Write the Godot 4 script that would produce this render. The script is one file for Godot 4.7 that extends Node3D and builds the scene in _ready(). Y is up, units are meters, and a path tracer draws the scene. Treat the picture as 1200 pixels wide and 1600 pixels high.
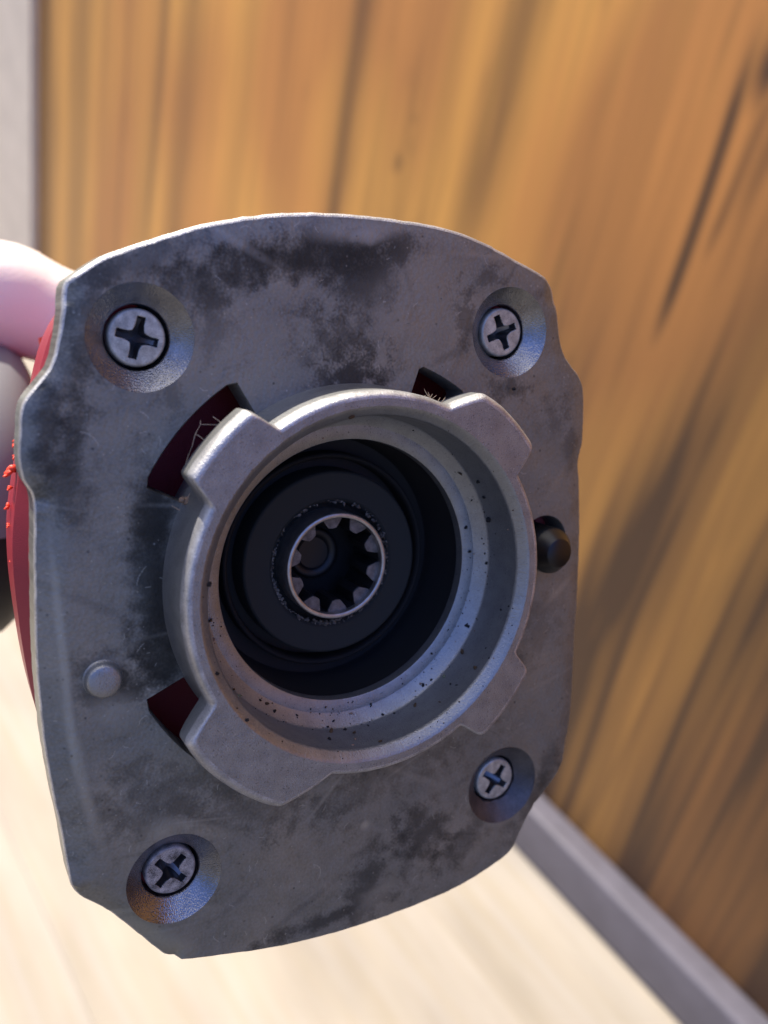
extends Node3D

const U := 0.022          # one plate unit in metres (radius of the collar's front rim)
const CAM_H := 0.632      # height of the lens above the floor
const WALL_Z := -0.55

var rng := RandomNumberGenerator.new()
var tool_root: Node3D
var mats := {}

# ------------------------------------------------------------------ helpers
func v(x: float, y: float, z: float) -> Vector3:
	return Vector3(x, y, z) * U

func mi(called: String, mesh: Mesh, m: Material, parent: Node) -> MeshInstance3D:
	var o := MeshInstance3D.new()
	o.name = called
	o.mesh = mesh
	o.material_override = m
	parent.add_child(o, true)
	return o

func tag(o: Node, label: String, category: String, group := "") -> void:
	o.set_meta("label", label)
	o.set_meta("category", category)
	if group != "":
		o.set_meta("group", group)

func new_st() -> SurfaceTool:
	var st := SurfaceTool.new()
	st.begin(Mesh.PRIMITIVE_TRIANGLES)
	return st

func done(st: SurfaceTool) -> ArrayMesh:
	st.generate_normals()
	return st.commit()

func plate_uv(p: Vector3) -> Vector2:
	var q := p / U
	return Vector2((q.x + 1.8) / 3.6, (2.05 - q.y) / 4.4)

func tri(st: SurfaceTool, a: Vector3, b: Vector3, c: Vector3, g: int, uv := false) -> void:
	for p in [a, b, c]:
		st.set_smooth_group(g)
		if uv:
			st.set_uv(plate_uv(p))
		st.add_vertex(p)

# rings of equal length; quads between neighbours. groups[k] is the smooth group of the band between ring k and k+1
func bands(st: SurfaceTool, rings: Array, groups: Array, closed := true, flip := false, uv := false) -> void:
	for k in rings.size() - 1:
		var a: PackedVector3Array = rings[k]
		var b: PackedVector3Array = rings[k + 1]
		var n := a.size()
		var g: int = groups[k] if k < groups.size() else 1
		for i in (n if closed else n - 1):
			var j := (i + 1) % n
			if flip:
				if a[i] != a[j]:
					tri(st, a[i], a[j], b[j], g, uv)
				if b[i] != b[j]:
					tri(st, a[i], b[j], b[i], g, uv)
			else:
				if a[i] != a[j]:
					tri(st, a[i], b[j], a[j], g, uv)
				if b[i] != b[j]:
					tri(st, a[i], b[i], b[j], g, uv)

func circle(cx: float, cy: float, r: float, z: float, n: int, wob := 0.0, seed_ := 0) -> PackedVector3Array:
	var out := PackedVector3Array()
	for i in n:
		var t := TAU * i / n
		var rr := r
		if wob > 0.0:
			rr += wob * (sin(3.0 * t + seed_) + 0.6 * sin(7.0 * t + 2.3 * seed_) + 0.5 * sin(13.0 * t + 1.1 * seed_))
		out.append(v(cx + rr * cos(t), cy + rr * sin(t), z))
	return out

# lathe about the plate's z axis through (cx, cy); profile of Vector2(r, z) from outside to inside
func lathe(prof: Array, groups: Array, n: int, cx := 0.0, cy := 0.0, uv := false, wob := 0.0) -> ArrayMesh:
	var st := new_st()
	var rings := []
	for k in prof.size():
		var q: Vector2 = prof[k]
		if q.x <= 0.0001:
			var ring := PackedVector3Array()
			for i in n:
				ring.append(v(cx, cy, q.y))
			rings.append(ring)
		else:
			rings.append(circle(cx, cy, q.x, q.y, n, wob, k))
	bands(st, rings, groups, true, false, uv)
	return done(st)

func tube(st: SurfaceTool, pts: Array, r0: float, r1: float, sides := 6, g := 1) -> void:
	var rings := []
	for k in pts.size():
		var p: Vector3 = pts[k]
		var d: Vector3 = (pts[min(k + 1, pts.size() - 1)] - pts[max(k - 1, 0)]).normalized()
		var s := d.cross(Vector3(0.31, 0.87, 0.38)).normalized()
		var w := d.cross(s)
		var r: float = lerp(r0, r1, float(k) / (pts.size() - 1))
		var ring := PackedVector3Array()
		for i in sides:
			var t := TAU * i / sides
			ring.append(p + (s * cos(t) + w * sin(t)) * r)
		rings.append(ring)
	bands(st, rings, [g, g, g, g, g, g, g, g, g, g, g, g, g, g], true, true)

func lump(st: SurfaceTool, at: Vector3, r: float, col: Color, squash := Vector3.ONE) -> void:
	# an irregular crumb: a jittered octahedron, subdivided once
	var base := [Vector3(1, 0, 0), Vector3(-1, 0, 0), Vector3(0, 1, 0), Vector3(0, -1, 0), Vector3(0, 0, 1), Vector3(0, 0, -1)]
	var faces := [[0, 2, 4], [2, 1, 4], [1, 3, 4], [3, 0, 4], [2, 0, 5], [1, 2, 5], [3, 1, 5], [0, 3, 5]]
	var turn := Basis(Vector3(rng.randf_range(-1, 1), rng.randf_range(-1, 1), rng.randf_range(-1, 1)).normalized(), rng.randf() * TAU)
	var jit := {}
	for f in faces:
		var c := []
		for i in 3:
			c.append(base[f[i]])
		for i in 3:
			c.append((base[f[i]] + base[f[(i + 1) % 3]]).normalized())
		for k in c.size():
			if not jit.has(c[k]):
				jit[c[k]] = rng.randf_range(0.72, 1.2)
		for q in [[0, 3, 5], [3, 1, 4], [5, 4, 2], [3, 4, 5]]:
			for i in [0, 2, 1]:
				var p: Vector3 = c[q[i]]
				st.set_smooth_group(1)
				st.set_color(col)
				st.add_vertex(at + turn * (p * jit[p] * r * squash))

# ------------------------------------------------------------------ textures
func noise_bytes(w: int, h: int, freq: float, octaves: int, sd: int, kind := FastNoiseLite.TYPE_SIMPLEX_SMOOTH) -> PackedByteArray:
	var n := FastNoiseLite.new()
	n.seed = sd
	n.noise_type = kind
	n.frequency = freq
	n.fractal_type = FastNoiseLite.FRACTAL_FBM if octaves > 1 else FastNoiseLite.FRACTAL_NONE
	n.fractal_octaves = octaves
	return n.get_image(w, h).get_data()

func noise_normal(freq: float, octaves: int, strength: float, sd: int, size := 512) -> ImageTexture:
	var n := FastNoiseLite.new()
	n.seed = sd
	n.frequency = freq
	n.fractal_octaves = octaves
	var im := n.get_seamless_image(size, size)
	im.convert(Image.FORMAT_RGBA8)
	im.bump_map_to_normal_map(strength)
	return ImageTexture.create_from_image(im)

func enc(x: float) -> int:      # linear value to an sRGB byte
	x = clampf(x, 0.0, 1.0)
	var s := 12.92 * x if x < 0.0031308 else 1.055 * pow(x, 1.0 / 2.4) - 0.055
	return int(round(s * 255.0))

const TW := 820
const TH := 1002

func plate_textures() -> Array:
	var big := noise_bytes(TW, TH, 0.006, 4, 11)
	var mid := noise_bytes(TW, TH, 0.03, 4, 23)
	var fine := noise_bytes(TW, TH, 0.22, 2, 37)
	var cell := noise_bytes(TW, TH, 0.07, 3, 51)
	var val := PackedFloat32Array()
	var rough := PackedFloat32Array()
	var brown := PackedFloat32Array()
	val.resize(TW * TH)
	rough.resize(TW * TH)
	brown.resize(TW * TH)
	for i in TW * TH:
		var a := big[i] / 255.0 - 0.5
		var b := mid[i] / 255.0 - 0.5
		var c := fine[i] / 255.0 - 0.5
		var d := cell[i] / 255.0 - 0.5
		val[i] = 0.275 * (1.0 + 0.30 * a + 0.26 * b + 0.30 * c - 0.5 * maxf(0.0, d - 0.16))
		rough[i] = 0.50 + 0.16 * b + 0.10 * c
	# grime: [x, y, rx, ry, turn in degrees, strength, raggedness]
	var stains := [
		[-0.10, 1.70, 0.42, 0.12, 4.0, 0.95, 0.8], [0.10, 1.62, 0.2, 0.18, 30.0, 1.0, 0.7], [0.30, 1.74, 0.16, 0.07, 30.0, 0.75, 1.0],
		[-0.45, 1.66, 0.42, 0.10, 8.0, 0.65, 1.2], [-0.75, 1.55, 0.35, 0.13, 20.0, 0.6, 1.3],
		[-0.05, 1.22, 0.19, 0.24, 20.0, 0.6, 1.9], [0.03, 1.10, 0.16, 0.13, 0.0, 0.8, 1.7], [0.22, 1.08, 0.1, 0.05, 0.0, 0.7, 1.6],
		[-1.30, 1.40, 0.14, 0.3, -12.0, 0.6, 1.3], [-1.05, 1.66, 0.32, 0.09, 25.0, 0.6, 1.2], [-1.42, 1.15, 0.1, 0.25, 10.0, 0.5, 1.3], [-0.72, 1.40, 0.1, 0.2, 0.0, 0.45, 1.6],
		[-1.53, 0.90, 0.07, 0.3, -5.0, 0.75, 0.9], [-1.47, 0.66, 0.12, 0.22, 15.0, 0.7, 0.9], [-1.40, 0.9, 0.05, 0.2, -8.0, 0.55, 1.2],
		[-1.10, 0.1, 0.11, 0.55, 0.0, 0.95, 0.6], [-1.06, 0.45, 0.12, 0.2, -20.0, 1.0, 0.6], [-1.08, -0.28, 0.13, 0.22, 20.0, 0.9, 0.8], [-1.05, 0.05, 0.07, 0.5, 0.0, 1.0, 0.4],
		[-1.36, -0.36, 0.15, 0.14, 0.0, 0.75, 0.9], [-1.24, -0.38, 0.10, 0.10, 0.0, 0.6, 1.3], [-1.22, -0.42, 0.14, 0.1, -30.0, 0.5, 1.6],
		[-1.1, -1.05, 0.45, 0.2, 0.0, 0.35, 1.9], [-0.7, -1.25, 0.5, 0.12, -20.0, 0.3, 1.9], [0.2, -1.25, 0.6, 0.12, 12.0, 0.32, 1.6],
		[0.08, -1.12, 0.35, 0.09, 8.0, 0.5, 1.3],
		[-0.2, -2.09, 0.5, 0.05, 4.0, 0.8, 1.1], [0.05, -1.95, 0.11, 0.28, -15.0, 0.7, 1.0], [0.45, -1.72, 0.16, 0.22, 40.0, 0.75, 1.2], [0.75, -1.85, 0.1, 0.25, -50.0, 0.55, 1.3], [0.32, -1.8, 0.06, 0.22, 10.0, 0.5, 1.4],
		[1.25, -1.75, 0.1, 0.22, -35.0, 0.5, 1.4], [1.42, -1.5, 0.08, 0.15, -20.0, 0.5, 1.4],
		[0.72, 1.42, 0.07, 0.14, 10.0, 0.55, 1.9], [0.85, 1.6, 0.12, 0.06, 20.0, 0.5, 1.8], [1.02, 0.98, 0.12, 0.06, 0.0, 0.6, 1.9], [1.38, 0.78, 0.1, 0.1, 0.0, 0.35, 1.9],
		[1.3, -0.55, 0.15, 0.18, 0.0, 0.3, 1.9], [1.5, 0.6, 0.05, 0.14, 0.0, 0.45, 1.4], [1.12, -0.72, 0.06, 0.06, 0.0, 0.6, 1.4],
		[-0.95, 1.02, 0.06, 0.1, 20.0, 0.4, 1.8], [-1.05, -0.15, 0.05, 0.1, 0.0, 0.4, 1.5],
	]
	for s in stains:
		blot(val, rough, mid, fine, s, 0.17)
	var sr := RandomNumberGenerator.new()
	sr.seed = 19
	for k in 60:
		var sy := sr.randf_range(-2.1, 1.8)
		blot(val, rough, mid, fine, [sr.randf_range(-1.55, 1.5), sy, sr.randf_range(0.08, 0.35), sr.randf_range(0.006, 0.03), sr.randfn(10.0, 35.0), sr.randf_range(0.1, 0.32), 0.8], 0.17 if sr.randf() < 0.6 else 0.5)
	# rubbed bright patches and worn ridge
	var worn := [
		[0.06, 1.83, 0.20, 0.05, 5.0, 0.45, 1.0], [0.12, 1.80, 0.09, 0.035, 5.0, 0.5, 1.0], [-1.545, -0.2, 0.022, 0.55, 1.0, 0.55, 0.35], [-1.52, -0.75, 0.03, 0.3, 7.0, 0.45, 0.7], [-1.47, -1.1, 0.03, 0.2, 12.0, 0.3, 1.0],
		[-1.33, -0.52, 0.09, 0.09, 0.0, 0.35, 1.4], [-1.24, -1.83, 0.06, 0.28, 52.0, 0.35, 0.8], [0.06, -1.55, 0.03, 0.03, 0.0, 0.7, 0.9], [0.1, -2.05, 0.12, 0.06, 20.0, 0.4, 1.2],
		[-1.13, -1.25, 0.07, 0.06, 0.0, 0.35, 1.6], [1.05, -1.75, 0.12, 0.06, 10.0, 0.35, 1.3], [-0.95, -1.28, 0.22, 0.03, -28.0, 0.3, 1.6],
		[0.35, 1.5, 0.3, 0.2, 0.0, 0.14, 1.5], [-0.55, 1.15, 0.3, 0.2, 0.0, 0.14, 1.5], [1.3, 0.4, 0.16, 0.3, 0.0, 0.14, 1.5], [1.35, -0.9, 0.16, 0.4, 0.0, 0.16, 1.5],
	]
	for s in worn:
		blot(val, rough, mid, fine, s, 0.5)
	var r := RandomNumberGenerator.new()
	r.seed = 77
	# pits, bright specks, short scratches
	for k in 420:
		dot(val, r.randi_range(0, TW - 1), r.randi_range(0, TH - 1), r.randf_range(0.5, 1.7), 0.07, r.randf_range(0.35, 0.9))
	for k in 700:
		dot(val, r.randi_range(0, TW - 1), r.randi_range(0, TH - 1), r.randf_range(0.4, 0.9), 0.7, r.randf_range(0.2, 0.7))
	for k in 260:
		var x := r.randf() * TW
		var y := r.randf() * TH
		var a := r.randf() * TAU
		var bend := r.randf_range(-0.14, 0.14)
		var light := r.randf() < 0.72
		for q in r.randi_range(3, 12 if k > 12 else 34):
			dot(val, int(x), int(y), 0.55, 0.62 if light else 0.08, 0.4)
			x += cos(a)
			y += sin(a)
			a += bend
	# tracks of dirt scratched about the upper middle
	for k in 70:
		var x := (r.randfn(-0.02, 0.09) + 1.8) / 3.6 * TW
		var y := (2.05 - r.randfn(1.2, 0.13)) / 4.4 * TH
		var a := r.randf() * TAU
		for q in r.randi_range(4, 14):
			dot(val, int(x), int(y), 0.9, 0.06, 0.35)
			x += cos(a)
			y += sin(a)
			a += r.randf_range(-0.5, 0.5)
	var al := PackedByteArray()
	var rg := PackedByteArray()
	al.resize(TW * TH * 3)
	rg.resize(TW * TH)
	for i in TW * TH:
		var x: float = val[i]
		var t := (big[i] / 255.0 - 0.5) * 0.10
		al[3 * i] = enc(x * (0.985 + t))
		al[3 * i + 1] = enc(x * 1.0)
		al[3 * i + 2] = enc(x * (0.89 - t))
		rg[i] = int(clampf(rough[i], 0.25, 0.9) * 255.0)
	return [ImageTexture.create_from_image(Image.create_from_data(TW, TH, false, Image.FORMAT_RGB8, al)), ImageTexture.create_from_image(Image.create_from_data(TW, TH, false, Image.FORMAT_L8, rg))]

func blot(val: PackedFloat32Array, rough: PackedFloat32Array, mid: PackedByteArray, fine: PackedByteArray, s: Array, target: float) -> void:
	var cx: float = (s[0] + 1.8) / 3.6 * TW
	var cy: float = (2.05 - s[1]) / 4.4 * TH
	var k := TW / 3.6
	var rx: float = s[2] * k
	var ry: float = s[3] * k
	var big: float = maxf(rx, ry) * 1.7
	var ca := cos(deg_to_rad(-s[4]))
	var sa := sin(deg_to_rad(-s[4]))
	var goal: float = target if target > 0.3 else 0.035
	for y in range(maxi(0, int(cy - big)), mini(TH, int(cy + big))):
		for x in range(maxi(0, int(cx - big)), mini(TW, int(cx + big))):
			var dx := x - cx
			var dy := y - cy
			var ex := (dx * ca + dy * sa) / rx
			var ey := (-dx * sa + dy * ca) / ry
			var i := y * TW + x
			var nn := (mid[i] / 255.0 - 0.5) * 2.0 + (fine[i] / 255.0 - 0.5) * 0.8
			var f := 1.0 - smoothstep(0.25, 1.5, sqrt(ex * ex + ey * ey) + nn * float(s[6]) * 0.55)
			if f > 0.0:
				f *= float(s[5]) * (0.84 if target < 0.3 else 0.95)
				val[i] = lerpf(val[i], goal, f)
				rough[i] = lerpf(rough[i], 0.62 if target < 0.3 else 0.38, f * 0.6)

func dot(val: PackedFloat32Array, x: int, y: int, r: float, goal: float, f: float) -> void:
	var m := int(ceil(r))
	for j in range(maxi(0, y - m), mini(TH, y + m + 1)):
		for i in range(maxi(0, x - m), mini(TW, x + m + 1)):
			var d := sqrt(float((i - x) * (i - x) + (j - y) * (j - y)))
			var a := clampf(r + 0.5 - d, 0.0, 1.0) * f
			if a > 0.0:
				val[j * TW + i] = lerpf(val[j * TW + i], goal, a)

func cast_texture(base: float, spread: float, sd: int, pits: int, tint: Color) -> ImageTexture:
	var w := 512
	var n := FastNoiseLite.new()
	n.seed = sd
	n.frequency = 0.02
	n.fractal_octaves = 4
	var a := n.get_seamless_image(w, w).get_data()
	n.seed = sd + 5
	n.frequency = 0.25
	n.fractal_octaves = 2
	var b := n.get_seamless_image(w, w).get_data()
	var r := RandomNumberGenerator.new()
	r.seed = sd
	var val := PackedFloat32Array()
	val.resize(w * w)
	for i in w * w:
		val[i] = base * (1.0 + spread * (a[i] / 255.0 - 0.5) + spread * 0.9 * (b[i] / 255.0 - 0.5))
	for k in pits:
		var x := r.randi_range(2, w - 3)
		var y := r.randi_range(2, w - 3)
		var goal := base * (0.3 if r.randf() < 0.7 else 1.7)
		var f := r.randf_range(0.3, 0.9)
		for q in r.randi_range(1, 5):
			val[clampi(y + r.randi_range(-1, 1), 0, w - 1) * w + clampi(x + r.randi_range(-1, 1), 0, w - 1)] = lerpf(val[y * w + x], goal, f)
	var al := PackedByteArray()
	al.resize(w * w * 3)
	for i in w * w:
		al[3 * i] = enc(val[i] * tint.r)
		al[3 * i + 1] = enc(val[i] * tint.g)
		al[3 * i + 2] = enc(val[i] * tint.b)
	return ImageTexture.create_from_image(Image.create_from_data(w, w, false, Image.FORMAT_RGB8, al))

# wood of the wall: x from -1.61 to 0.69, y from 0 to 2.0 of the floor
const WX0 := -1.605
const WX1 := 0.70
const WH := 1.9
func wood_texture() -> ImageTexture:
	var w := 1280
	var h := 860
	var la := FastNoiseLite.new()
	la.seed = 5
	la.frequency = 1.0
	la.fractal_octaves = 4
	var lb := FastNoiseLite.new()
	lb.seed = 9
	lb.frequency = 1.0
	lb.fractal_octaves = 3
	var lc := FastNoiseLite.new()
	lc.seed = 14
	lc.frequency = 1.0
	lc.fractal_octaves = 2
	# dark streaks: [x, y of the middle, half width, half height, strength, lean]
	var streaks := [
		[-0.750, 0.62, 0.020, 0.34, 0.62, 0.02], [-0.556, 0.66, 0.024, 0.22, 0.62, 0.03], [-0.354, 0.555, 0.0045, 0.085, 0.95, -0.03], [-0.335, 0.58, 0.004, 0.05, 0.6, 0.05], [-0.315, 0.66, 0.008, 0.10, 0.55, 0.10],
		[-0.275, 0.34, 0.05, 0.34, 0.5, 0.03], [-0.30, 0.30, 0.012, 0.22, 0.6, 0.0], [-0.18, 0.20, 0.055, 0.34, 0.45, 0.05], [-0.075, 0.30, 0.05, 0.42, 0.5, 0.0], [-0.375, 0.12, 0.05, 0.3, 0.4, 0.0], [0.02, 0.15, 0.07, 0.3, 0.7, 0.0], [-0.23, 0.46, 0.02, 0.16, 0.45, 0.1],  # the wide bands here add to the painted shade at lower right
		[-1.162, 0.52, 0.018, 0.26, 0.55, 0.02], [-1.09, 0.42, 0.035, 0.22, 0.45, 0.0], [-1.42, 0.5, 0.04, 0.5, 0.45, 0.0], [-1.57, 0.5, 0.035, 0.8, 0.55, 0.0], [-1.27, 0.45, 0.02, 0.3, 0.3, 0.0],
		[-0.47, 0.52, 0.014, 0.12, 0.25, 0.1], [-0.66, 0.50, 0.010, 0.10, 0.3, 0.0], [-0.95, 0.45, 0.02, 0.3, 0.25, 0.0],
		[0.1, 0.6, 0.02, 0.3, 0.6, 0.05], [0.32, 0.8, 0.02, 0.4, 0.6, 0.02], [0.5, 0.5, 0.03, 0.3, 0.5, 0.02], [-0.9, 1.3, 0.02, 0.3, 0.6, 0.02], [-0.2, 1.3, 0.02, 0.3, 0.6, 0.02],
	]
	var knots := [[-0.338, 0.640, 0.010, 0.022, 1.0], [-0.33, 0.685, 0.012, 0.018, 0.8], [-0.665, 0.505, 0.010, 0.014, 0.7], [-0.655, 0.545, 0.007, 0.009, 0.5], [-1.17, 0.44, 0.014, 0.014, 0.6], [-0.375, 0.40, 0.006, 0.008, 0.4], [0.2, 0.9, 0.02, 0.03, 0.8]]
	var marks := PackedFloat32Array()
	marks.resize(w * h)
	var mr := RandomNumberGenerator.new()
	mr.seed = 404
	var px := w / (WX1 - WX0)
	var py := h / WH
	for k in 1500:
		var cx := mr.randf() * w
		var cy := (1.0 - mr.randf() * 0.62) * h
		var hw := mr.randf_range(0.0008, 0.0045) * px
		var hh := mr.randf_range(0.012, 0.09) * py
		var str_ := mr.randf_range(-0.14, 0.20)
		var lean := mr.randfn(0.0, 0.03)
		for yy in range(maxi(0, int(cy - 1.5 * hh)), mini(h, int(cy + 1.5 * hh))):
			var ty := (yy - cy) / hh
			var mx := cx + lean * (yy - cy)
			for xx in range(maxi(0, int(mx - 2.2 * hw - 1.0)), mini(w, int(mx + 2.2 * hw + 2.0))):
				var tx := (xx - mx) / maxf(hw, 0.7)
				marks[yy * w + xx] += str_ * exp(-tx * tx - ty * ty * 1.6)
	var al := PackedByteArray()
	al.resize(w * h * 3)
	for i in w:
		var x := WX0 + (WX1 - WX0) * (i + 0.5) / w
		for j in h:
			var y := WH * (1.0 - (j + 0.5) / h)
			var wav := 0.010 * lc.get_noise_2d(x * 1.6, y * 1.5)
			var xx := x + wav
			var a := la.get_noise_2d(xx * 8.0, y * 0.55)
			var b := lb.get_noise_2d(xx * 64.0, y * 1.5)
			var c := lc.get_noise_2d(xx * 3.2 + 40.0, y * 1.6)
			var dark := clampf(0.20 - 0.85 * a - 0.35 * c, 0.0, 1.0) * 0.5
			dark += 0.14 * maxf(0.0, -b)
			dark += 0.92 * smoothstep(-0.74, -0.22, x) * smoothstep(0.66, 0.30, y) * clampf(0.92 - 0.35 * a + 0.30 * b, 0.0, 1.2)  # shade over the wall's lower right, painted into the wood colour
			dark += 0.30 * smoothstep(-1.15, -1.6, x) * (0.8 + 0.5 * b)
			for s in streaks:
				var dy: float = (y - s[1]) / s[3]
				if absf(dy) < 1.5:
					var sx: float = s[0] + s[5] * (y - s[1])
					var dx: float = (xx - sx + 0.2 * wav) / (s[2] * (1.0 + 0.5 * a))
					if absf(dx) < 3.0:
						dark = maxf(dark, s[4] * exp(-dx * dx) * (1.0 - smoothstep(0.6, 1.5, absf(dy))) + dark * 0.4)
			for q in knots:
				var kx: float = (x - q[0]) / q[2]
				var ky: float = (y - q[1]) / q[3]
				var d2 := kx * kx + ky * ky
				if d2 < 6.0:
					dark = maxf(dark, q[4] * exp(-d2))
			dark = clampf(dark + clampf(marks[j * w + i], -0.5, 0.6), 0.0, 1.0)
			var red := clampf(0.45 + 1.5 * c + 0.3 * b, 0.0, 1.0)
			var lit := Vector3(0.78, 0.395, 0.085).lerp(Vector3(0.56, 0.245, 0.062), red)
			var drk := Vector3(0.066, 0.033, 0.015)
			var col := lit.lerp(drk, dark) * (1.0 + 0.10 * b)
			var k := (j * w + i) * 3
			al[k] = enc(col.x)
			al[k + 1] = enc(col.y)
			al[k + 2] = enc(col.z)
	return ImageTexture.create_from_image(Image.create_from_data(w, h, false, Image.FORMAT_RGB8, al))

func floor_texture() -> ImageTexture:
	var w := 512
	var h := 512
	var la := FastNoiseLite.new()
	la.seed = 31
	la.frequency = 1.0
	la.fractal_octaves = 4
	var al := PackedByteArray()
	al.resize(w * h * 3)
	for j in h:
		for i in w:
			var a := la.get_noise_2d(i * 0.012, j * 0.09)
			var b := la.get_noise_2d(i * 0.02 + 90.0, j * 0.015)
			var f := 1.04 + 0.05 * a + 0.2 * b
			var k := (j * w + i) * 3
			al[k] = enc(0.335 * f)
			al[k + 1] = enc(0.302 * f * (1.0 + 0.03 * a))
			al[k + 2] = enc(0.250 * f * (1.0 + 0.12 * a))
	return ImageTexture.create_from_image(Image.create_from_data(w, h, false, Image.FORMAT_RGB8, al))

# ------------------------------------------------------------------ materials
func std(c: Color, rough: float, metal := 0.0) -> StandardMaterial3D:
	var m := StandardMaterial3D.new()
	m.albedo_color = c.linear_to_srgb()
	m.roughness = rough
	m.metallic = metal
	return m

func triplanar(m: StandardMaterial3D, k: float) -> StandardMaterial3D:
	m.uv1_triplanar = true
	m.uv1_scale = Vector3(k, k, k)
	return m

func make_materials() -> void:
	var pt := plate_textures()
	var grain := noise_normal(0.28, 2, 2.5, 3)
	var m := StandardMaterial3D.new()
	m.albedo_texture = pt[0]
	m.roughness_texture = pt[1]
	m.roughness = 1.0
	m.metallic = 0.68
	m.normal_enabled = true
	m.normal_texture = noise_normal(0.11, 4, 2.4, 8, 1024)
	m.normal_scale = 0.22
	mats.plate = m
	var c := triplanar(StandardMaterial3D.new(), 34.0)
	c.albedo_texture = cast_texture(0.36, 0.34, 4, 3200, Color(0.97, 1.0, 0.99))
	c.roughness = 0.45
	c.metallic = 0.85
	c.normal_enabled = true
	c.normal_texture = grain
	c.normal_scale = 0.45
	mats.collar = c
	var rm := triplanar(StandardMaterial3D.new(), 34.0)
	rm.albedo_texture = cast_texture(0.50, 0.8, 41, 3500, Color(0.98, 0.99, 1.0))
	rm.roughness = 0.5
	rm.metallic = 0.8
	rm.normal_enabled = true
	rm.normal_texture = grain
	rm.normal_scale = 0.5
	mats.rim = rm  # paler than the castings, so the edges keep a sunlit line in their colour
	var s := triplanar(StandardMaterial3D.new(), 34.0)
	s.albedo_texture = cast_texture(0.31, 0.8, 17, 2600, Color(0.97, 0.99, 1.04))
	s.roughness = 0.27
	s.metallic = 1.0
	s.normal_enabled = true
	s.normal_texture = grain
	s.normal_scale = 0.6
	mats.sink = s
	var z := triplanar(StandardMaterial3D.new(), 60.0)
	z.albedo_texture = cast_texture(0.54, 0.8, 21, 5000, Color(0.97, 1.0, 0.90))
	z.roughness = 0.42
	z.metallic = 0.45
	mats.zinc = z
	var zd := triplanar(StandardMaterial3D.new(), 60.0)
	zd.albedo_texture = cast_texture(0.40, 1.8, 22, 9000, Color(1.0, 0.97, 0.92))
	zd.roughness = 0.55
	zd.metallic = 0.3
	mats.zinc_dirty = zd
	mats.black = std(Color(0.010, 0.011, 0.012), 0.6)
	mats.gap = std(Color(0.006, 0.006, 0.006), 0.8)
	mats.seal = std(Color(0.018, 0.022, 0.021), 0.75)
	var st := triplanar(StandardMaterial3D.new(), 80.0)
	st.albedo_texture = cast_texture(0.50, 0.5, 29, 1200, Color(1.03, 1.0, 0.94))
	st.roughness = 0.38
	st.metallic = 0.9
	mats.steel = st
	var rcs := std(Color(0.22, 0.225, 0.235), 0.28, 0.9)
	mats.recess = rcs
	var td := triplanar(StandardMaterial3D.new(), 80.0)
	td.albedo_texture = cast_texture(0.15, 1.2, 30, 3500, Color(1.04, 0.97, 0.93))
	td.roughness = 0.5
	td.metallic = 0.25
	mats.tooth = td
	mats.dark_steel = std(Color(0.022, 0.021, 0.021), 0.35, 0.3)  # near-black metal of the tooth flanks and shaft end
	var pin := std(Color(0.006, 0.0065, 0.007), 0.34)
	mats.pin = pin
	var red := std(Color(0.33, 0.026, 0.040), 0.42)
	red.normal_enabled = true
	red.normal_texture = grain
	red.normal_scale = 0.35
	mats.red = triplanar(red, 40.0)
	mats.flake = std(Color(0.85, 0.07, 0.03), 0.4)
	var rub := triplanar(std(Color(0.20, 0.205, 0.215), 0.5), 60.0)
	rub.normal_enabled = true
	rub.normal_texture = grain
	rub.normal_scale = 0.4
	mats.rubber = rub
	var grit := std(Color(1, 1, 1), 0.85)
	grit.vertex_color_use_as_albedo = true
	mats.grit = grit
	mats.fibre = std(Color(0.42, 0.33, 0.24), 0.8)
	var skin := std(Color(0.95, 0.83, 0.76), 0.5)
	skin.normal_enabled = true
	skin.normal_texture = noise_normal(0.09, 4, 4.0, 71)
	skin.normal_scale = 0.35
	triplanar(skin, 45.0)
	skin.subsurf_scatter_enabled = true
	skin.subsurf_scatter_strength = 0.05
	mats.skin = skin
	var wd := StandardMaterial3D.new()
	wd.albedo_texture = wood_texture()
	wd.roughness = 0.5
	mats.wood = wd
	var fl := StandardMaterial3D.new()
	fl.albedo_texture = floor_texture()
	fl.roughness = 0.6
	mats.floor = fl
	mats.base = std(Color(0.10, 0.095, 0.09), 0.8)  # dark tone chosen to dim the bounce from the ground
	mats.strip = triplanar(std(Color(1, 1, 1), 0.5), 3.0)
	mats.strip.albedo_texture = cast_texture(0.125, 0.25, 61, 200, Color(0.96, 0.93, 1.16))
	mats.white = triplanar(std(Color(1, 1, 1), 0.6), 1.5)
	mats.white.albedo_texture = cast_texture(0.70, 0.2, 64, 100, Color(1.0, 0.92, 0.80))

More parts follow.
